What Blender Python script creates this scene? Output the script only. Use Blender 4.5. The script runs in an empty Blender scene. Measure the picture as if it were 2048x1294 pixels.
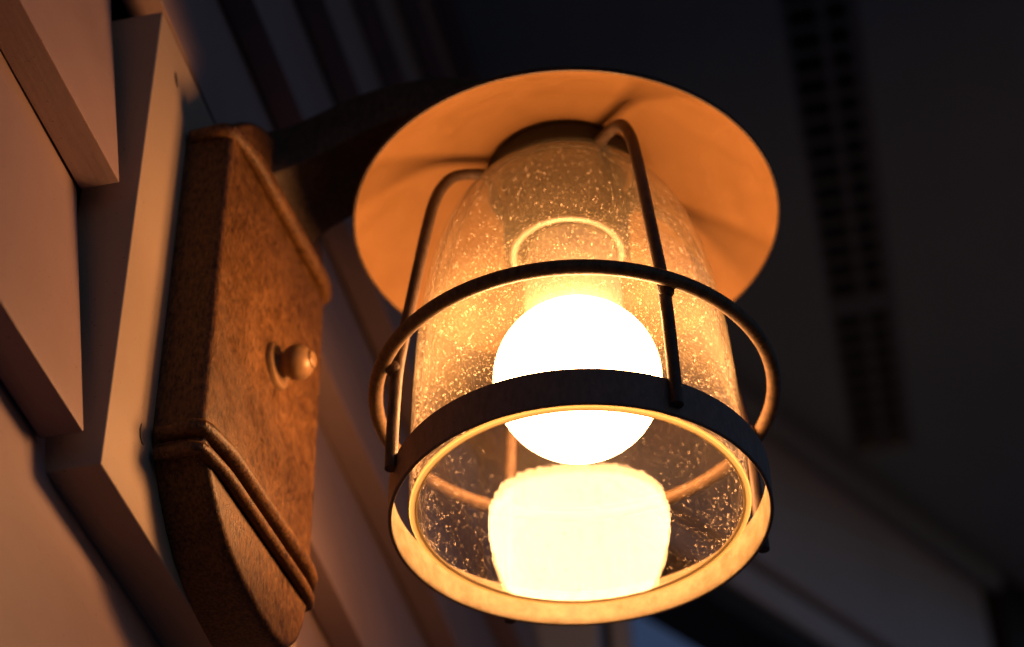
import bpy, math, random
import numpy as np
from mathutils import Vector, Matrix
PI = math.pi
SC = bpy.context.scene
ZO = 1.5                                   # height of the lens above the ground; all heights below are relative to it

# ------------------------------------------------------------------ camera
AZ, PITCH, ROLL = math.radians(11.6757), math.radians(40.4606), math.radians(-1.4323)
cam_d = bpy.data.cameras.new('camera')
cam_d.sensor_width = 36.0
cam_d.lens = 73.176
cam_d.clip_start = 0.02
cam_d.clip_end = 200.0
cam_d.dof.use_dof = True
cam_d.dof.focus_distance = 0.895
cam_d.dof.aperture_fstop = 5.8
cam_d.dof.aperture_blades = 7
cam = bpy.data.objects.new('camera', cam_d)
SC.collection.objects.link(cam)
R0 = Vector((math.cos(AZ), math.sin(AZ), 0))
H0 = Vector((-math.sin(AZ), math.cos(AZ), 0))
F0 = H0 * math.cos(PITCH) + Vector((0, 0, math.sin(PITCH)))
U0 = -H0 * math.sin(PITCH) + Vector((0, 0, math.cos(PITCH)))
rt = R0 * math.cos(ROLL) + U0 * math.sin(ROLL)
up = U0 * math.cos(ROLL) - R0 * math.sin(ROLL)
M = Matrix((rt, up, -F0)).transposed().to_4x4()
M.translation = Vector((0, 0, ZO))
cam.matrix_world = M
SC.camera = cam

# ------------------------------------------------------------------ dusk sky
W = bpy.data.worlds.new('World'); SC.world = W; W.use_nodes = True
nt = W.node_tree; nt.nodes.clear()
sky = nt.nodes.new('ShaderNodeTexSky')
sky.sky_type = 'NISHITA'; sky.sun_disc = False
sky.sun_elevation = math.radians(-2.0); sky.sun_rotation = math.radians(115); sky.ozone_density = 3.0
bg = nt.nodes.new('ShaderNodeBackground'); bg.inputs['Strength'].default_value = 0.15
out = nt.nodes.new('ShaderNodeOutputWorld')
sky_gain = nt.nodes.new('ShaderNodeMix'); sky_gain.data_type = 'RGBA'; sky_gain.blend_type = 'MULTIPLY'      # colour gain on the sky light, weakest in blue
sky_gain.inputs[0].default_value = 1.0; sky_gain.inputs[7].default_value = (1.55, 1.48, 1.05, 1)
nt.links.new(sky.outputs['Color'], sky_gain.inputs[6]); nt.links.new(sky_gain.outputs[2], bg.inputs['Color'])
nt.links.new(bg.outputs[0], out.inputs['Surface'])

SC.view_settings.view_transform = 'Standard'
SC.view_settings.look = 'None'
SC.view_settings.exposure = 2.2
SC.view_settings.gamma = 1.0
SC.view_settings.use_curve_mapping = False
SC.render.engine = 'CYCLES'
cy = SC.cycles
cy.use_denoising = True
cy.use_adaptive_sampling = False
cy.max_bounces = 10; cy.transparent_max_bounces = 32
cy.glossy_bounces = 6; cy.diffuse_bounces = 5
cy.caustics_reflective = False; cy.caustics_refractive = False
cy.sample_clamp_indirect = 1.6
cy.use_light_tree = True

BULB_E = 16.3
BULB_C = (1.0, 0.43, 0.15)

# ------------------------------------------------------------------ materials
def new_mat(name):
    m = bpy.data.materials.new(name); m.use_nodes = True
    t = m.node_tree; t.nodes.clear()
    o = t.nodes.new('ShaderNodeOutputMaterial')
    return m, t, o
def nd(t, kind, **kw):
    n = t.nodes.new(kind)
    for k, v in kw.items():
        if k in n.inputs: n.inputs[k].default_value = v
        else: setattr(n, k, v)
    return n
def coords(t, scale=(1, 1, 1)):
    c = nd(t, 'ShaderNodeTexCoord'); mp = nd(t, 'ShaderNodeMapping')
    mp.inputs['Scale'].default_value = scale
    t.links.new(c.outputs['Object'], mp.inputs['Vector'])
    return mp.outputs['Vector']
def noise(t, vec, scale, detail=4, rough=0.55):
    n = nd(t, 'ShaderNodeTexNoise', Scale=scale, Detail=detail, Roughness=rough)
    t.links.new(vec, n.inputs['Vector']); return n.outputs['Fac']
def ramp(t, fac, stops):
    r = nd(t, 'ShaderNodeValToRGB'); e = r.color_ramp.elements
    while len(e) < len(stops): e.new(0.5)
    for i, (p, c) in enumerate(stops):
        e[i].position = p
        e[i].color = (*c, 1) if isinstance(c, tuple) else (c, c, c, 1)
    t.links.new(fac, r.inputs['Fac']); return r.outputs['Color']
def bump(t, h, strength, dist, normal=None):
    b = nd(t, 'ShaderNodeBump', Strength=strength, Distance=dist)
    t.links.new(h, b.inputs['Height'])
    if normal is not None: t.links.new(normal, b.inputs['Normal'])
    return b.outputs['Normal']
def mixc(t, fac, a, b, mode='MIX'):
    m = nd(t, 'ShaderNodeMix', data_type='RGBA', blend_type=mode)
    for sock, v in ((m.inputs[0], fac), (m.inputs[6], a), (m.inputs[7], b)):
        if isinstance(v, (int, float)): sock.default_value = v
        elif isinstance(v, tuple): sock.default_value = (*v, 1)
        else: t.links.new(v, sock)
    return m.outputs[2]
def math_n(t, op, a, b=None):
    m = nd(t, 'ShaderNodeMath', operation=op)
    for i, v in enumerate((a, b)):
        if v is None: continue
        if isinstance(v, (int, float)): m.inputs[i].default_value = v
        else: t.links.new(v, m.inputs[i])
    return m.outputs[0]

def painted(name, col, dirt, grain=(150, 8, 25), bumpd=0.0006, rough=0.55, speck=True):
    """Old house paint over timber: faint grain, brush marks, specks of dirt."""
    m, t, o = new_mat(name)
    p = nd(t, 'ShaderNodeBsdfPrincipled', Roughness=rough)
    p.inputs['Specular IOR Level'].default_value = 0.35
    v = coords(t, grain); g = noise(t, v, 1.0, 5)
    v2 = coords(t); big = noise(t, v2, 9.0, 5, 0.6); fine = noise(t, v2, 260.0, 3)
    c = mixc(t, ramp(t, big, [(0.35, 0.0), (0.75, 0.45)]), col, dirt)
    c = mixc(t, ramp(t, g, [(0.45, 0.0), (0.9, 0.25)]), c, dirt)
    if speck:
        sp = noise(t, v2, 520.0, 2)
        c = mixc(t, ramp(t, sp, [(0.70, 0.0), (0.76, 0.8)]), c, tuple(x * 0.35 for x in dirt))
    t.links.new(c, p.inputs['Base Color'])
    n = bump(t, g, 0.5, bumpd); n = bump(t, fine, 0.35, 0.0003, n)
    t.links.new(n, p.inputs['Normal'])
    t.links.new(p.outputs[0], o.inputs['Surface'])
    return m

def bronze(name, dark, light, scale=1.0, metal=0.35, rough=0.5, contrast=(0.35, 0.68), streak=(420, 420, 170), spec=0.22, bstr=0.55):
    """Cast bronze finish with brushed-on patina mottling."""
    m, t, o = new_mat(name)
    p = nd(t, 'ShaderNodeBsdfPrincipled', Roughness=rough, Metallic=metal)
    p.inputs['Specular IOR Level'].default_value = spec
    v = coords(t, tuple(x * scale for x in streak)); a = noise(t, v, 1.0, 5, 0.65)
    v2 = coords(t); b = noise(t, v2, 60 * scale, 4, 0.6); f = noise(t, v2, 900 * scale, 2)
    s = math_n(t, 'ADD', math_n(t, 'MULTIPLY', a, 0.78), math_n(t, 'MULTIPLY', b, 0.22))
    c = ramp(t, s, [(contrast[0], dark), (contrast[1], light)])
    sp = ramp(t, noise(t, v2, 900 * scale, 1), [(0.745, 0.0), (0.77, 0.6)])
    c = mixc(t, sp, c, (0.40, 0.32, 0.22))
    t.links.new(c, p.inputs['Base Color'])
    r = ramp(t, b, [(0.3, rough - 0.1), (0.7, rough + 0.15)])
    t.links.new(r, p.inputs['Roughness'])
    n = bump(t, a, bstr, 0.0006); n = bump(t, f, 0.25, 0.0002, n)
    t.links.new(n, p.inputs['Normal'])
    t.links.new(p.outputs[0], o.inputs['Surface'])
    return m

M_SIDING = painted('siding_paint', (0.315, 0.232, 0.235), (0.205, 0.145, 0.140))
M_BLOCK = painted('block_paint', (0.36, 0.285, 0.225), (0.30, 0.235, 0.18), grain=(60, 12, 4), bumpd=0.0003)
M_SOFFIT = painted('soffit_paint', (0.30, 0.38, 0.38), (0.24, 0.30, 0.30), speck=False)
M_TRIM = painted('trim_paint', (0.52, 0.54, 0.60), (0.40, 0.41, 0.45), speck=False)
M_DARKTRIM_SHADE = painted('dark_trim_and_shade', (0.030, 0.028, 0.026), (0.02, 0.018, 0.016), speck=False)  # near-black for sheathing and dents; also puts shade into beam underside and end
M_VENT = painted('vent_black', (0.012, 0.012, 0.012), (0.008, 0.008, 0.008), speck=False)
M_PLATE = bronze('plate_bronze', (0.018, 0.008, 0.003), (0.142, 0.068, 0.022), metal=0.0, scale=1.55, contrast=(0.36, 0.62), spec=0.32, rough=0.42, bstr=0.9)
M_DARK = bronze('dark_bronze', (0.036, 0.025, 0.019), (0.090, 0.062, 0.046), metal=0.0, rough=0.5)
M_BAND = bronze('band_bronze', (0.13, 0.094, 0.078), (0.20, 0.148, 0.122), metal=0.0, rough=0.5)
M_RING = bronze('ring_bronze', (0.045, 0.030, 0.020), (0.14, 0.095, 0.055), metal=0.0, rough=0.5)
M_KNOB = bronze('knob_bronze', (0.15, 0.095, 0.050), (0.21, 0.13, 0.068), metal=0.1, rough=0.36, streak=(120, 120, 120))
M_SHADE = bronze('shade_enamel', (0.180, 0.098, 0.038), (0.215, 0.118, 0.046), metal=0.0, rough=0.45, contrast=(0.25, 0.75), streak=(60, 60, 60), bstr=0.12)
M_BANDIN_LIT = bronze('band_inside_lit', (0.16, 0.135, 0.080), (0.27, 0.255, 0.185), metal=0.0, rough=0.5, streak=(120, 120, 120))  # inner face only, paler to put the lamp's overexposure into its colour

def glass_mat():
    """Clear seeded glass: thin-wall transmission, Fresnel reflection, faint milky scatter and tiny seeds."""
    m, t, o = new_mat('seeded_glass')
    v = coords(t)
    wav = noise(t, v, 47, 3, 0.65); fine = noise(t, v, 420, 2)
    n = bump(t, wav, 0.075, 0.0013); n = bump(t, fine, 0.018, 0.0003, n)
    fr = nd(t, 'ShaderNodeFresnel', IOR=1.52); t.links.new(n, fr.inputs['Normal'])
    ge = nd(t, 'ShaderNodeNewGeometry'); ior = nd(t, 'ShaderNodeMapRange')   # thin wall: the same reflectance from both sides
    t.links.new(ge.outputs['Backfacing'], ior.inputs['Value'])
    ior.inputs['To Min'].default_value = 1.52; ior.inputs['To Max'].default_value = 1 / 1.52
    t.links.new(ior.outputs[0], fr.inputs['IOR'])
    tr = nd(t, 'ShaderNodeBsdfTransparent', Color=(0.975, 0.962, 0.94, 1))
    gl = nd(t, 'ShaderNodeBsdfGlossy', Roughness=0.015); t.links.new(n, gl.inputs['Normal'])
    mx = nd(t, 'ShaderNodeMixShader'); t.links.new(fr.outputs[0], mx.inputs[0])
    t.links.new(tr.outputs[0], mx.inputs[1]); t.links.new(gl.outputs[0], mx.inputs[2])
    # seeds: pin-prick bubbles of two sizes
    def seeds(scale, lo, hi):
        vo = nd(t, 'ShaderNodeTexVoronoi', Scale=scale, feature='F1'); t.links.new(v, vo.inputs['Vector'])
        return ramp(t, vo.outputs['Distance'], [(lo, 1.0), (hi, 0.0)])
    s1 = seeds(430, 0.14, 0.24); s2 = seeds(800, 0.14, 0.28)
    gate = ramp(t, noise(t, v, 230, 2), [(0.45, 0.0), (0.62, 1.0)])
    sd = math_n(t, 'MAXIMUM', math_n(t, 'MULTIPLY', s1, gate), math_n(t, 'MULTIPLY', s2, 0.55))
    film_z = nd(t, 'ShaderNodeSeparateXYZ'); t.links.new(v, film_z.inputs[0])
    sd = math_n(t, 'MULTIPLY', sd, ramp(t, math_n(t, 'MULTIPLY', film_z.outputs['Z'], 4.6), [(0.0, 0.8), (0.40, 1.0), (0.58, 0.40), (1.0, 0.25)]))
    cloud = ramp(t, noise(t, v, 26, 5, 0.65), [(0.3, 0.008), (0.75, 0.022)])
    # milky film by height: thickest low on the wall, clearer at skirt and top
    sep = nd(t, 'ShaderNodeSeparateXYZ'); t.links.new(v, sep.inputs[0])
    mr = nd(t, 'ShaderNodeMapRange'); t.links.new(sep.outputs['Z'], mr.inputs['Value'])
    mr.inputs['From Min'].default_value = GLASS_Z0; mr.inputs['From Max'].default_value = GLASS_Z1
    film = ramp(t, mr.outputs[0], [(0.0, 0.14), (0.12, 0.20), (0.32, 0.90), (0.44, 0.62), (0.58, 0.30), (0.80, 0.24), (1.0, 0.36)])
    film = math_n(t, 'MULTIPLY', film, 2.6)
    fac = math_n(t, 'ADD', math_n(t, 'MULTIPLY', cloud, film), math_n(t, 'MULTIPLY', sd, 0.21))
    df = nd(t, 'ShaderNodeBsdfDiffuse', Color=(0.85, 0.82, 0.76, 1))
    tl = nd(t, 'ShaderNodeBsdfTranslucent', Color=(0.92, 0.83, 0.57, 1))
    mz = nd(t, 'ShaderNodeMixShader'); mz.inputs[0].default_value = 0.94
    t.links.new(df.outputs[0], mz.inputs[1]); t.links.new(tl.outputs[0], mz.inputs[2])
    fin = nd(t, 'ShaderNodeMixShader'); t.links.new(fac, fin.inputs[0])
    t.links.new(mx.outputs[0], fin.inputs[1]); t.links.new(mz.outputs[0], fin.inputs[2])
    t.links.new(fin.outputs[0], o.inputs['Surface'])
    return m
def bubble_mat():
    m, t, o = new_mat('glass_bubble')
    lw = nd(t, 'ShaderNodeLayerWeight', Blend=0.45)
    tr = nd(t, 'ShaderNodeBsdfTransparent', Color=(0.95, 0.93, 0.9, 1))
    gl = nd(t, 'ShaderNodeBsdfGlossy', Roughness=0.12)
    tl = nd(t, 'ShaderNodeBsdfTranslucent', Color=(0.95, 0.9, 0.82, 1))
    a = nd(t, 'ShaderNodeMixShader'); a.inputs[0].default_value = 0.45
    t.links.new(gl.outputs[0], a.inputs[1]); t.links.new(tl.outputs[0], a.inputs[2])
    b = nd(t, 'ShaderNodeMixShader')
    t.links.new(ramp(t, lw.outputs['Facing'], [(0.1, 0.04), (0.75, 0.75)]), b.inputs[0])
    t.links.new(tr.outputs[0], b.inputs[1]); t.links.new(a.outputs[0], b.inputs[2])
    t.links.new(b.outputs[0], o.inputs['Surface'])
    return m
def rim_mat():
    m, t, o = new_mat('glass_rim')
    df = nd(t, 'ShaderNodeBsdfDiffuse', Color=(0.34, 0.29, 0.17, 1))
    tl = nd(t, 'ShaderNodeBsdfTranslucent', Color=(0.42, 0.36, 0.20, 1))
    gl = nd(t, 'ShaderNodeBsdfGlossy', Roughness=0.2)
    a = nd(t, 'ShaderNodeMixShader'); a.inputs[0].default_value = 0.6
    t.links.new(df.outputs[0], a.inputs[1]); t.links.new(tl.outputs[0], a.inputs[2])
    b = nd(t, 'ShaderNodeMixShader'); b.inputs[0].default_value = 0.08
    t.links.new(a.outputs[0], b.inputs[1]); t.links.new(gl.outputs[0], b.inputs[2])
    t.links.new(b.outputs[0], o.inputs['Surface'])
    return m
def bulb_mat():
    m, t, o = new_mat('lit_bulb')
    e = nd(t, 'ShaderNodeEmission', Color=(*BULB_C, 1), Strength=BULB_E)
    t.links.new(e.outputs[0], o.inputs['Surface'])
    return m
def simple(name, col, rough=0.5, metal=0.0, spec=0.4):
    m, t, o = new_mat(name)
    p = nd(t, 'ShaderNodeBsdfPrincipled', Roughness=rough, Metallic=metal)
    p.inputs['Specular IOR Level'].default_value = spec
    v = coords(t); c = mixc(t, noise(t, v, 120, 4), tuple(x * 0.85 for x in col), col)
    t.links.new(c, p.inputs['Base Color'])
    t.links.new(bump(t, noise(t, v, 500, 3), 0.2, 0.0002), p.inputs['Normal'])
    t.links.new(p.outputs[0], o.inputs['Surface'])
    return m

# ------------------------------------------------------------------ mesh helpers
class MB:
    def __init__(self): self.v = []; self.f = []; self.mi = []
    def add(self, vs, fs, mi=0):
        k = len(self.v); self.v += [tuple(p) for p in vs]
        self.f += [tuple(i + k for i in f) for f in fs]; self.mi += [mi] * len(fs)
    def box(self, x0, x1, y0, y1, z0, z1, mi=0):
        vs = [(x, y, z) for x in (x0, x1) for y in (y0, y1) for z in (z0, z1)]
        self.add(vs, [(0, 1, 3, 2), (4, 6, 7, 5), (0, 4, 5, 1), (2, 3, 7, 6), (0, 2, 6, 4), (1, 5, 7, 3)], mi)
    def lathe(self, prof, seg=96, org=(0, 0, 0), axis=None, closed=False, mis=None):
        """prof: (radius, height) points turned about an axis."""
        if axis is None: ex, ey, ez = Vector((1, 0, 0)), Vector((0, 1, 0)), Vector((0, 0, 1))
        else:
            ez = Vector(axis).normalized(); ex = ez.orthogonal().normalized(); ey = ez.cross(ex)
        org = Vector(org); vs = []; n = len(prof)
        for i in range(seg):
            a = 2 * PI * i / seg
            for r, h in prof: vs.append(org + ex * (r * math.cos(a)) + ey * (r * math.sin(a)) + ez * h)
        m = n if closed else n - 1
        for j in range(m):
            fs = []
            for i in range(seg):
                i2 = (i + 1) % seg; j2 = (j + 1) % n
                fs.append((i * n + j, i2 * n + j, i2 * n + j2, i * n + j2))
            if j == 0: self.add(vs, fs, mis[j] if mis else 0); base = len(self.v) - len(vs)
            else:
                self.f += [tuple(q + base for q in f) for f in fs]; self.mi += [mis[j] if mis else 0] * len(fs)
    def tube(self, path, r, seg=16, closed=False, flat=None, caps=True):
        P = [Vector(p) for p in path]; n = len(P)
        rr = r if isinstance(r, (list, tuple)) else [r] * n
        vs = []; nrm = None
        for i in range(n):
            a = P[(i - 1) % n] if (closed or i) else P[0]; b = P[(i + 1) % n] if (closed or i < n - 1) else P[-1]
            tg = (b - a).normalized()
            if nrm is None: nrm = tg.orthogonal().normalized()
            nrm = (nrm - tg * nrm.dot(tg)).normalized(); bi = tg.cross(nrm)
            for k in range(seg):
                q = 2 * PI * k / seg
                vs.append(P[i] + (nrm * math.cos(q) + bi * math.sin(q)) * rr[i])
        fs = []
        for i in range(n if closed else n - 1):
            i2 = (i + 1) % n
            off = 0
            if closed and i == n - 1:
                off = min(range(seg), key=lambda s: (vs[i * seg] - vs[s]).length)
            for k in range(seg):
                k2 = (k + 1) % seg
                fs.append((i * seg + k, i * seg + k2, i2 * seg + (k2 + off) % seg, i2 * seg + (k + off) % seg))
        if caps and not closed:
            fs.append(tuple(range(seg))[::-1]); fs.append(tuple(range((n - 1) * seg, n * seg)))
        self.add(vs, fs)
    def prism(self, poly, fn, t0, t1):
        """poly in 2D, fn(u, v, t) -> point."""
        n = len(poly)
        vs = [fn(u, v, t0) for u, v in poly] + [fn(u, v, t1) for u, v in poly]
        fs = [tuple(range(n))[::-1], tuple(range(n, 2 * n))]
        fs += [(i, (i + 1) % n, n + (i + 1) % n, n + i) for i in range(n)]
        self.add(vs, fs)
    def build(self, name, mats, parent=None, smooth=True, bevel=0.0, bseg=2, angle=35, wn=False):
        off = Vector((0, 0, 0))
        p = parent
        while p is not None: off += p.location; p = p.parent
        me = bpy.data.meshes.new(name)
        me.from_pydata([(x - off.x, y - off.y, z + ZO - off.z) for x, y, z in self.v], [], self.f)
        if not isinstance(mats, (list, tuple)): mats = [mats]
        for m in mats: me.materials.append(m)
        me.polygons.foreach_set('material_index', self.mi)
        import bmesh
        bm = bmesh.new(); bm.from_mesh(me)
        bmesh.ops.recalc_face_normals(bm, faces=bm.faces)
        if bevel:
            ed = [e for e in bm.edges if len(e.link_faces) == 2 and e.calc_face_angle(0) > math.radians(30)]
            bmesh.ops.bevel(bm, geom=ed, offset=bevel, segments=bseg, affect='EDGES', profile=0.5, clamp_overlap=True)
        bm.to_mesh(me); bm.free()
        if smooth:
            me.polygons.foreach_set('use_smooth', [True] * len(me.polygons))
            me.set_sharp_from_angle(angle=math.radians(angle))
        me.update()
        o = bpy.data.objects.new(name, me); SC.collection.objects.link(o)
        if bevel or wn:
            md = o.modifiers.new('weighted_normal', 'WEIGHTED_NORMAL'); md.keep_sharp = True; md.weight = 100
        if parent: o.parent = parent
        return o
def tag(o, label=None, cat=None, group=None, kind=None):
    for k, v in (('label', label), ('category', cat), ('group', group), ('kind', kind)):
        if v: o[k] = v
    return o
def empty(name, loc):
    o = bpy.data.objects.new(name, None); o.empty_display_size = 0.05
    o.location = (loc[0], loc[1], loc[2] + ZO); SC.collection.objects.link(o); return o
def wobble(v, i, amp):
    rnd = random.Random(i); return v + rnd.uniform(-amp, amp)

# frame: x = out of the wall, y = along the wall away from the lens, z = up from lens height
# ------------------------------------------------------------------ ground below (out of frame; it returns some dusk light)
gr = MB(); gr.box(-30, 30, -30, 30, -1.52, -1.5)
ground = gr.build('ground', painted('ground_paving', (0.26, 0.26, 0.26), (0.18, 0.18, 0.17), speck=False), None, smooth=False)
tag(ground, kind='structure')
# ------------------------------------------------------------------ clapboard wall
WALL_END = 1.62
E = 0.1395
wall = empty('clapboard_wall', (-0.33, 0.6, -0.6))
tag(wall, 'white painted clapboard house wall behind the lantern, its boards overlapping in rows', 'wall')
mb = MB(); mb.box(-0.46, -0.334, -0.30, WALL_END - 0.002, -0.6, 1.52); mb.build('sheathing', M_DARKTRIM_SHADE, wall, smooth=False)
boards = MB()
def board(k, y0, y1):
    zb = 0.653 + E * k
    dz = wobble(0, 50 + k, 0.0008)
    prof = [(-0.3035, zb + dz), (-0.3255, zb + E + 0.012), (-0.3325, zb + E + 0.012), (-0.3225, zb + dz)]
    ny = max(2, int((y1 - y0) / 0.06)); vs = []; fs = []
    for i in range(ny + 1):
        y = y0 + (y1 - y0) * i / ny
        wv = 0.0006 * math.sin(9 * y + k * 2.1) + 0.0004 * math.sin(23 * y + k)
        vs += [(x + (wv if j in (0, 3) else 0), y, z + (wv * 1.2 if j in (0, 3) else 0)) for j, (x, z) in enumerate(prof)]
    for i in range(ny):
        for j in range(4): fs.append((4 * i + j, 4 * i + (j + 1) % 4, 4 * i + 4 + (j + 1) % 4, 4 * i + 4 + j))
    fs += [(0, 1, 2, 3), tuple(4 * ny + j for j in (3, 2, 1, 0))]
    boards.add(vs, fs)
for k in range(-6, 7):
    if k in (-1, 0): board(k, -0.25, 0.6135); board(k, 0.885, WALL_END)
    else: board(k, -0.25, WALL_END)
boards.build('siding', M_SIDING, wall, bevel=0.0009, bseg=2)

# ------------------------------------------------------------------ timber block that carries the lantern
blk = MB(); blk.box(-0.327, -0.2985, 0.6222, 0.8775, 0.5025, 0.7768)
block = blk.build('mounting_block', M_BLOCK, None, bevel=0.0012, bseg=3)
for pts, rr in (([(0.6557, 0.5480), (0.6552, 0.5445), (0.6561, 0.5415), (0.6585, 0.5398), (0.6608, 0.5404)], 0.0006), ([(0.6453, 0.7573), (0.6462, 0.7548), (0.6479, 0.7528), (0.6498, 0.7512)], 0.0008)):
    dn = MB(); dn.tube([(-0.2984, y_, z_) for y_, z_ in pts], [rr * 0.4] + [rr] * (len(pts) - 2) + [rr * 0.4], seg=8); dn.build('dent', M_DARKTRIM_SHADE, block)
tag(block, 'white painted timber block set into the clapboards behind the lantern backplate', 'mounting block')

# ------------------------------------------------------------------ porch ceiling, vent, beam, post
ceil = empty('porch_ceiling', (0, 1.0, 1.5))
tag(ceil, 'dim flat porch ceiling with a perforated vent strip running beside the wall', 'ceiling')
m_ = MB()
V0, V1, VE = -0.010, 0.064, 2.06
def diag(x): return 2.004 + 0.8630 / 0.5053 * (x + 0.075) + 0.16      # the ceiling stops at the beam
def slab(x0, x1, y0):
    m_.prism([(x0, y0), (x1, y0), (x1, diag(x1)), (x0, diag(x0))], lambda u, v, t: (u, v, t), 1.5, 1.53)
slab(-0.46, V0, -0.6); slab(V1, 0.42, -0.6); slab(V0, V1, VE)
m_.build('ceiling_panel', M_SOFFIT, ceil, smooth=False)
vent = MB()
vent.box(V0, V1, -0.6, VE, 1.522, 1.53, 1)
for (a, b) in ((V0, V0 + 0.006), (0.024, 0.032), (V1 - 0.012, V1)): vent.box(a, b, -0.6, VE, 1.5005, 1.507)
y = 0.9
i = 0
while y < VE:
    w = 0.034 if 1.755 < y < 1.785 else 0.0065
    vent.box(V0 + 0.006, 0.024, y, y + w, 1.501, 1.5065); vent.box(0.032, V1 - 0.012, y, y + w, 1.501, 1.5065)
    y += w + 0.0245; i += 1
vent.build('vent_strip', [simple('vent_grey', (0.18, 0.195, 0.195)), M_VENT], ceil, smooth=False)

# beam: starts at the wall's corner and runs off at an angle
BD = Vector((0.5053, 0.8630, 0)); BN = Vector((0.8630, -0.5053, 0))
BA = Vector((-0.075, 2.004, 0))
def bp(s, w, z): return BA + BD * s + BN * w + Vector((0, 0, z))
beam = empty('porch_beam', (-0.075, 2.004, 1.2))
tag(beam, 'pale painted porch beam with stepped mouldings under the ceiling, behind the lantern on the right', 'beam')
def bbox(mb, s0, s1, w0, w1, z0, z1):
    vs = [bp(s, w, z) for s in (s0, s1) for w in (w0, w1) for z in (z0, z1)]
    mb.add(vs, [(0, 1, 3, 2), (4, 6, 7, 5), (0, 4, 5, 1), (2, 3, 7, 6), (0, 2, 6, 4), (1, 5, 7, 3)])
f = MB(); bbox(f, -0.43, 0.395, -0.085, 0.0, 1.275, 1.4985); f.build('fascia', M_TRIM, beam, bevel=0.003)
f = MB(); bbox(f, -0.43, 0.39, -0.085, -0.012, 1.262, 1.2745); f.build('shadow_gap', M_DARKTRIM_SHADE, beam)
f = MB(); bbox(f, -0.43, 0.392, -0.085, -0.003, 1.222, 1.2615); f.build('moulding', M_TRIM, beam, bevel=0.003)
f = MB(); bbox(f, -0.43, 0.392, -0.085, -0.006, 1.19, 1.2215); f.build('shaded_underside', M_DARKTRIM_SHADE, beam, bevel=0.003)  # beam underside, coloured near-black for the shade beneath it
f = MB(); bbox(f, -0.43, 0.41, 0.003, 0.026, 1.462, 1.4985); f.build('cornice', M_SOFFIT, beam, bevel=0.008, bseg=3)
f = MB(); bbox(f, 0.405, 0.75, -0.16, 0.02, 0.2, 1.4985)  # dark block added in place of the beam's shaded next face
dp = f.build('beam_end_shade', M_DARKTRIM_SHADE, None, bevel=0.006)
tag(dp, 'shaded next face of the beam, put in as a dark post at the far end of the beam, right edge of the photo', 'shade_block')
c = MB()
c.box(-0.46, -0.296, WALL_END + 0.001, WALL_END + 0.02, 0.2, 1.498)
c.box(-0.296, -0.272, WALL_END + 0.001, WALL_END + 0.02, 0.2, 1.498)
cb = empty('corner_boards', (-0.3, WALL_END, 0.2)); tag(cb, 'pale vertical corner boards where the clapboard wall ends below the lantern', 'corner trim')

# ------------------------------------------------------------------ the lantern
AX, AY = -0.1261, 0.750
lan = empty('wall_lantern', (AX, AY, 0.53))
tag(lan, 'lit bronze wall lantern with seeded glass dome, wire cage and round shade', 'lantern')
def ring_pts(r, z, n=128, a0=0.0): return [(AX + r * math.cos(a0 + 2 * PI * i / n), AY + r * math.sin(a0 + 2 * PI * i / n), z) for i in range(n)]

# backplate: its face is turned a few degrees off the wall
YAW = math.radians(4.0)
PD = Vector((math.sin(YAW), math.cos(YAW), 0)); PN = Vector((math.cos(YAW), -math.sin(YAW), 0))
PO = Vector((-0.275, 0.668, 0))
def pp(s, w, z): return PO + PD * s + PN * w + Vector((0, 0, z))
ZM = 0.642
low = [(0.0, 0.551), (0.0022, 0.545), (0.0072, 0.538), (0.0145, 0.529), (0.0245, 0.5195), (0.037, 0.511), (0.053, 0.505), (0.073, 0.501),
       (0.090, 0.4995), (0.102, 0.5005), (0.111, 0.505), (0.119, 0.513), (0.125, 0.524), (0.1285, 0.537), (0.130, 0.551)]
# a little rounding of the front edge: outline rings shrink toward the face
outline = low + [(s, 2 * ZM - z) for s, z in reversed(low)]
cs, cz = 0.065, ZM
pl = MB(); n = len(outline); vs = []
def inset(d):
    res = []
    for i in range(n):
        a = Vector(outline[i - 1]); b = Vector(outline[i]); c_ = Vector(outline[(i + 1) % n])
        tg = (c_ - a).normalized(); nn = Vector((-tg.y, tg.x))
        res.append(b + nn * d)
    return res
rings = [(0.0, None), (0.0, -0.0060), (0.0, -0.0035), (0.0006, -0.0016), (0.0019, -0.0004), (0.0036, 0.0)]
for d_, w in rings:
    for q in inset(d_):
        if w is None:
            p = pp(q.x, 0, q.y); p = Vector((-0.2983, p.y, p.z))
        else: p = pp(q.x, w, q.y)
        vs.append(p)
fs = []
for r_ in range(len(rings) - 1):
    for i in range(n): fs.append((r_ * n + i, r_ * n + (i + 1) % n, (r_ + 1) * n + (i + 1) % n, (r_ + 1) * n + i))
fs.append(tuple(range((len(rings) - 1) * n, len(rings) * n))); fs.append(tuple(range(n))[::-1])
pl.add(vs, fs)
plate = pl.build('backplate', M_PLATE, lan, angle=50, wn=True)
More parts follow.
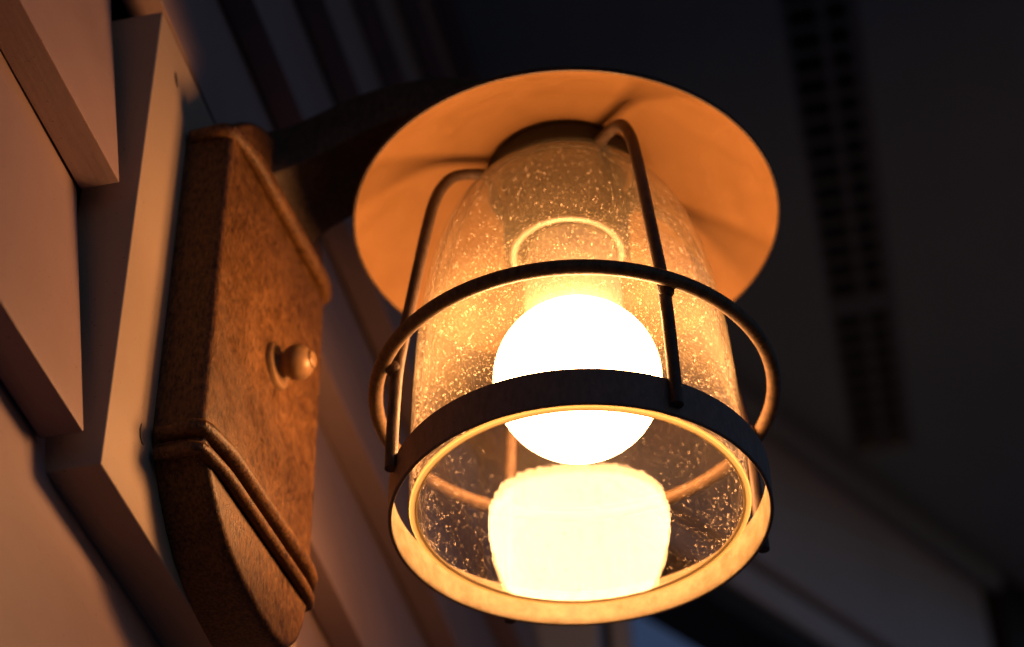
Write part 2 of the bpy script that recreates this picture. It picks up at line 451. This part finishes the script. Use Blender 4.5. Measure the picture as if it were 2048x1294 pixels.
# beads that wrap the plate above and below
def bead(z, r, bow):
    path = []
    for (s, w) in [(-0.0005, -0.021), (-0.0005, -0.012), (-0.0005, -0.004), (0.001, -0.0012), (0.004, 0.0), (0.010, 0.0010 * bow), (0.017, 0.0022 * bow), (0.022, 0.0028 * bow), (0.030, 0.003 * bow),
                   (0.05, 0.003 * bow), (0.075, 0.003 * bow), (0.10, 0.003 * bow), (0.112, 0.003 * bow), (0.119, 0.0022 * bow), (0.125, 0.001 * bow), (0.1295, -0.001), (0.131, -0.006), (0.131, -0.022)]:
        path.append(pp(s, w, z))
    b_ = MB(); b_.tube(path, r, seg=14); return b_
bead(0.5515, 0.0042, 1.0).build('bead', M_PLATE, plate)
bead(0.5405, 0.0033, 0.7).build('bead', M_PLATE, plate)
bead(0.7340, 0.0042, 1.0).build('bead', M_PLATE, plate)
# thumb nut
kb = MB()
kprof = [(0.0, -0.001), (0.0118, -0.001), (0.0118, 0.0016), (0.0112, 0.0026), (0.0062, 0.003), (0.0056, 0.0044), (0.0062, 0.0058)]
for i in range(1, 12):
    a = -0.75 + (0.75 + 1.05) * i / 11
    kprof.append((0.0088 * math.cos(a), 0.0116 + 0.0082 * math.sin(a)))
kprof += [(0.0044, 0.0187), (0.0042, 0.0196), (0.0036, 0.0201), (0.0, 0.0201)]
kb.lathe(kprof, 48, pp(0.0705, 0, 0.6395), PN)
kb.build('thumb_nut', M_KNOB, lan)

# arm
arm = MB()
apath = [(-0.277, 0.7665), (-0.262, 0.772), (-0.245, 0.780), (-0.227, 0.789), (-0.207, 0.7945), (-0.185, 0.794), (-0.160, 0.786), (-0.130, 0.776)]
vs = []; fs = []; NS = 12
for i, (x, z) in enumerate(apath):
    a = apath[max(i - 1, 0)]; b = apath[min(i + 1, len(apath) - 1)]
    tx, tz = b[0] - a[0], b[1] - a[1]; L = math.hypot(tx, tz); nx, nz = -tz / L, tx / L
    hw = 0.027 - 0.004 * i / 7; hh = 0.0165 - 0.004 * i / 7
    if i == 0: hw += 0.003; hh += 0.002
    sec = []
    for (sx, sy) in ((1, 1), (-1, 1), (-1, -1), (1, -1)):
        for q in range(3):
            base = {(1, 1): 0, (-1, 1): 90, (-1, -1): 180, (1, -1): 270}[(sx, sy)] + 45 * q
            rr = 0.004
            sec.append((sx * (hw - rr) + rr * math.cos(math.radians(base)), sy * (hh - rr) + rr * math.sin(math.radians(base))))
    for (u, v) in sec: vs.append((x + nx * v, AY - 0.004 + u, z + nz * v))
for i in range(len(apath) - 1):
    for k in range(NS): fs.append((i * NS + k, i * NS + (k + 1) % NS, (i + 1) * NS + (k + 1) % NS, (i + 1) * NS + k))
fs += [tuple(range(NS)), tuple(range((len(apath) - 1) * NS, len(apath) * NS))]
arm.add(vs, fs); arm.build('arm', M_DARK, lan, angle=40)

# shade (underside enamel, top dark) with a rolled lip
und = [(0.033, 0.7475), (0.0390, 0.7472), (0.0430, 0.7456), (0.0490, 0.7438), (0.060, 0.7405), (0.070, 0.7358), (0.080, 0.7300), (0.094, 0.7200), (0.1040, 0.7118)]
lip = [(0.1050, 0.7104), (0.1062, 0.7102), (0.1068, 0.7112), (0.1064, 0.7126)]
topp = [(0.094, 0.7222), (0.080, 0.7322), (0.067, 0.7400), (0.0600, 0.7436), (0.0535, 0.7475), (0.049, 0.758), (0.042, 0.777), (0.030, 0.790), (0.0, 0.796)]
sh = MB(); pr = und + lip + topp
sh.lathe([(r, z) for r, z in pr], 160, (AX, AY, 0), None, False, [0] * (len(und) + 0) + [1] * (len(pr) - len(und)))
shade = sh.build('shade', [M_SHADE, M_DARK], lan)
# gallery that grips the glass
gl_ = MB(); gl_.lathe([(0.0380, 0.7485), (0.0386, 0.746), (0.0386, 0.7345), (0.0380, 0.7335), (0.0370, 0.7335), (0.0360, 0.7345), (0.0355, 0.7485)], 96, (AX, AY, 0))
gl_.build('gallery', M_VENT, lan)

# cage: upper wire ring, flat lower band, four rods
rg = MB(); rg.tube(ring_pts(0.0925, 0.6004, 160), 0.0034, seg=16, closed=True); rg.build('cage_ring', M_RING, lan)
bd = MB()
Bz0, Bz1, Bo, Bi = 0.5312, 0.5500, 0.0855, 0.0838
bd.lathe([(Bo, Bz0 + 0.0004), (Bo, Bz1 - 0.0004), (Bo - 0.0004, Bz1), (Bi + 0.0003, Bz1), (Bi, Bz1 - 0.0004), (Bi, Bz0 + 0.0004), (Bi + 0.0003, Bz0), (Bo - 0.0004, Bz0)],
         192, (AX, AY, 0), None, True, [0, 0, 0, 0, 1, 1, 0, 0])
bd.build('cage_band', [M_BAND, M_BANDIN_LIT], lan)
F_ANG = -PI / 2 - math.atan2(AX, AY) * -1   # direction from the lamp axis back to the lens
fa = math.atan2(-AY, -AX)
for ph, zend in ((29, 0.535), (110, 0.5325), (204, 0.5325), (291, 0.5425)):
    a = fa + math.radians(ph)
    def rp(r, z): return (AX + r * math.cos(a), AY + r * math.sin(a), z)
    path = [rp(r, z) for r, z in ((0.036, 0.7365), (0.045, 0.7345), (0.053, 0.7325), (0.0610, 0.7275), (0.0680, 0.7130), (0.0722, 0.691), (0.0760, 0.665), (0.0800, 0.638),
                                  (0.0838, 0.613), (0.0858, 0.597), (0.0868, 0.575), (0.0873, 0.555), (0.0874, zend))]
    # smooth the polyline
    P = [Vector(p) for p in path]
    for _ in range(2):
        Q = [P[0]]
        for i in range(len(P) - 1): Q += [P[i] * 0.75 + P[i + 1] * 0.25, P[i] * 0.25 + P[i + 1] * 0.75]
        P = Q + [P[-1]]
    r_ = MB(); r_.tube(P, 0.0029, seg=14); rod = r_.build('cage_rod', M_DARK, lan)
    w_ = MB()                                   # weld where the rod meets the hoop
    rad, zc = 0.0872, 0.5985
    w_.lathe([(0.0, -0.0040)] + [(0.0036 * math.cos(q) , 0.0042 * math.sin(q)) for q in (-1.2, -0.8, -0.4, 0.0, 0.4, 0.8, 1.2)] + [(0.0, 0.0040)], 16, rp(rad, zc))
    w_.build('weld', M_DARK, rod)

# glass dome
gp = [(0.0762, 0.5371), (0.0764, 0.548), (0.0763, 0.565), (0.0759, 0.585), (0.0752, 0.605), (0.0742, 0.625), (0.0727, 0.645), (0.0706, 0.662), (0.0677, 0.678),
      (0.0638, 0.693), (0.0588, 0.706), (0.0522, 0.718), (0.0450, 0.7285), (0.0385, 0.7328), (0.0352, 0.7352), (0.0345, 0.745)]
GLASS_Z0, GLASS_Z1 = 0.537 - 0.53, 0.735 - 0.53
TH = 0.0036
inner = []
for i, (r, z) in enumerate(gp):
    a = gp[max(i - 1, 0)]; b = gp[min(i + 1, len(gp) - 1)]
    tx, tz = b[0] - a[0], b[1] - a[1]; L = math.hypot(tx, tz)
    inner.append((r - TH * tz / L, z + TH * tx / L if i else z))
g = MB()
prof = list(reversed(inner)) + gp
g.lathe(prof, 144, (AX, AY, 0))
# leave the ground rim to its own part: remove the bottom annulus faces
nin = len(inner)
M_GLASS = glass_mat()
keep = [k for k, fc in enumerate(g.f) if not (nin * 0 + (k // 144) == nin - 1)]
g.f = [g.f[k] for k in keep]; g.mi = [g.mi[k] for k in keep]
glass = g.build('glass_dome', M_GLASS, lan, angle=60)
rm = MB()
ri, ro, zr = inner[0][0], gp[0][0], gp[0][1]
rm.lathe([(ri + 0.00005, zr + 0.0012), (ri, zr + 0.0004), (ri + 0.0006, zr - 0.0003), (ro - 0.0006, zr - 0.0003), (ro, zr + 0.0004), (ro - 0.00005, zr + 0.0012)], 144, (AX, AY, 0))
rm.build('ground_rim', rim_mat(), glass)
# seeds in the glass
def bubbles(count, seed):
    rnd = random.Random(seed)
    import bmesh
    bm = bmesh.new(); bmesh.ops.create_icosphere(bm, subdivisions=2, radius=1.0)
    bv = np.array([v.co[:] for v in bm.verts]); bf = np.array([[v.index for v in f.verts] for f in bm.faces]); bm.free()
    V = []; Fc = []
    zs = [z for _, z in gp]; rs = [r for r, _ in gp]
    for i in range(count):
        z = 0.540 + 0.175 * rnd.random() ** 1.5; r = float(np.interp(z, zs, rs)) - rnd.uniform(0.0008, 0.0028)
        a = rnd.uniform(0, 2 * PI)
        q = rnd.random() ** 3.2; s = 0.00018 + 0.00036 * q
        el = rnd.uniform(0.9, 1.5)
        er = np.array([math.cos(a), math.sin(a), 0]); et = np.array([-math.sin(a), math.cos(a), 0])
        p = bv[:, :1] * s * 0.8 * er + bv[:, 1:2] * s * et + bv[:, 2:3] * s * el * np.array([0, 0, 1])
        p = p + np.array([AX + r * math.cos(a), AY + r * math.sin(a), z])
        V.append(p); Fc.append(bf + i * len(bv))
    b = MB(); b.v = [tuple(x) for x in np.concatenate(V)]; b.f = [tuple(x) for x in np.concatenate(Fc)]; b.mi = [0] * len(b.f)
    o = b.build('bubbles', bubble_mat(), glass, angle=180)
    tag(o, kind='stuff')
bubbles(7500, 7)

# lamp holder and bulb
so = MB(); so.lathe([(0.0, 0.746), (0.020, 0.746), (0.0245, 0.7445), (0.0300, 0.7300), (0.0312, 0.722), (0.0312, 0.692), (0.0306, 0.6905), (0.0290, 0.6905), (0.0284, 0.692), (0.0284, 0.715), (0.0, 0.716)], 72, (AX, AY, 0))
so.build('lamp_holder', simple('holder_brown', (0.016, 0.009, 0.006), 0.8, spec=0.05), lan)
co = MB(); co.lathe([(0.0283, 0.7000), (0.0284, 0.6920), (0.0279, 0.6905), (0.0266, 0.6899), (0.0253, 0.6905), (0.0248, 0.6920), (0.0248, 0.7000)], 72, (AX, AY, 0))
co.build('porcelain_ring', simple('porcelain', (0.50, 0.47, 0.40), 0.3), lan)
BR, BC = 0.0394, 0.6126
bl = MB(); prof = []
a_top = math.radians(52)
for i in range(33):
    a = -PI / 2 + (PI / 2 + a_top) * i / 32
    prof.append((max(BR * math.cos(a), 0.0), BC + BR * math.sin(a)))
BX, BY = AX + 0.0018 * math.cos(AZ), AY + 0.0018 * math.sin(AZ)      # the bulb sits a hair off centre
bl.lathe(prof, 96, (BX, BY, 0))
bulb = bl.build('bulb', bulb_mat(), lan, angle=180)
nk = MB(); rz = prof[-1]
nk.lathe([rz, (0.0236, rz[1] + 0.004), (0.0238, 0.662), (0.0230, 0.684), (0.0218, 0.6925), (0.0, 0.6930)], 72, (BX, BY, 0))
nk.build('bulb_neck', simple('neck_white', (0.85, 0.82, 0.76), 0.4), bulb)

# corner boards last
f = MB(); f.box(-0.46, -0.262, WALL_END + 0.001, WALL_END + 0.024, 0.2, 1.498); f.build('wide_board', M_TRIM, cb, bevel=0.002)
f = MB(); f.box(-0.2545, -0.237, WALL_END + 0.03, WALL_END + 0.054, 0.2, 1.21); f.build('narrow_board', M_TRIM, cb, bevel=0.002)
f = MB(); f.box(-0.262, -0.255, WALL_END + 0.026, WALL_END + 0.05, 0.2, 1.21); f.build('groove', M_DARKTRIM_SHADE, cb)
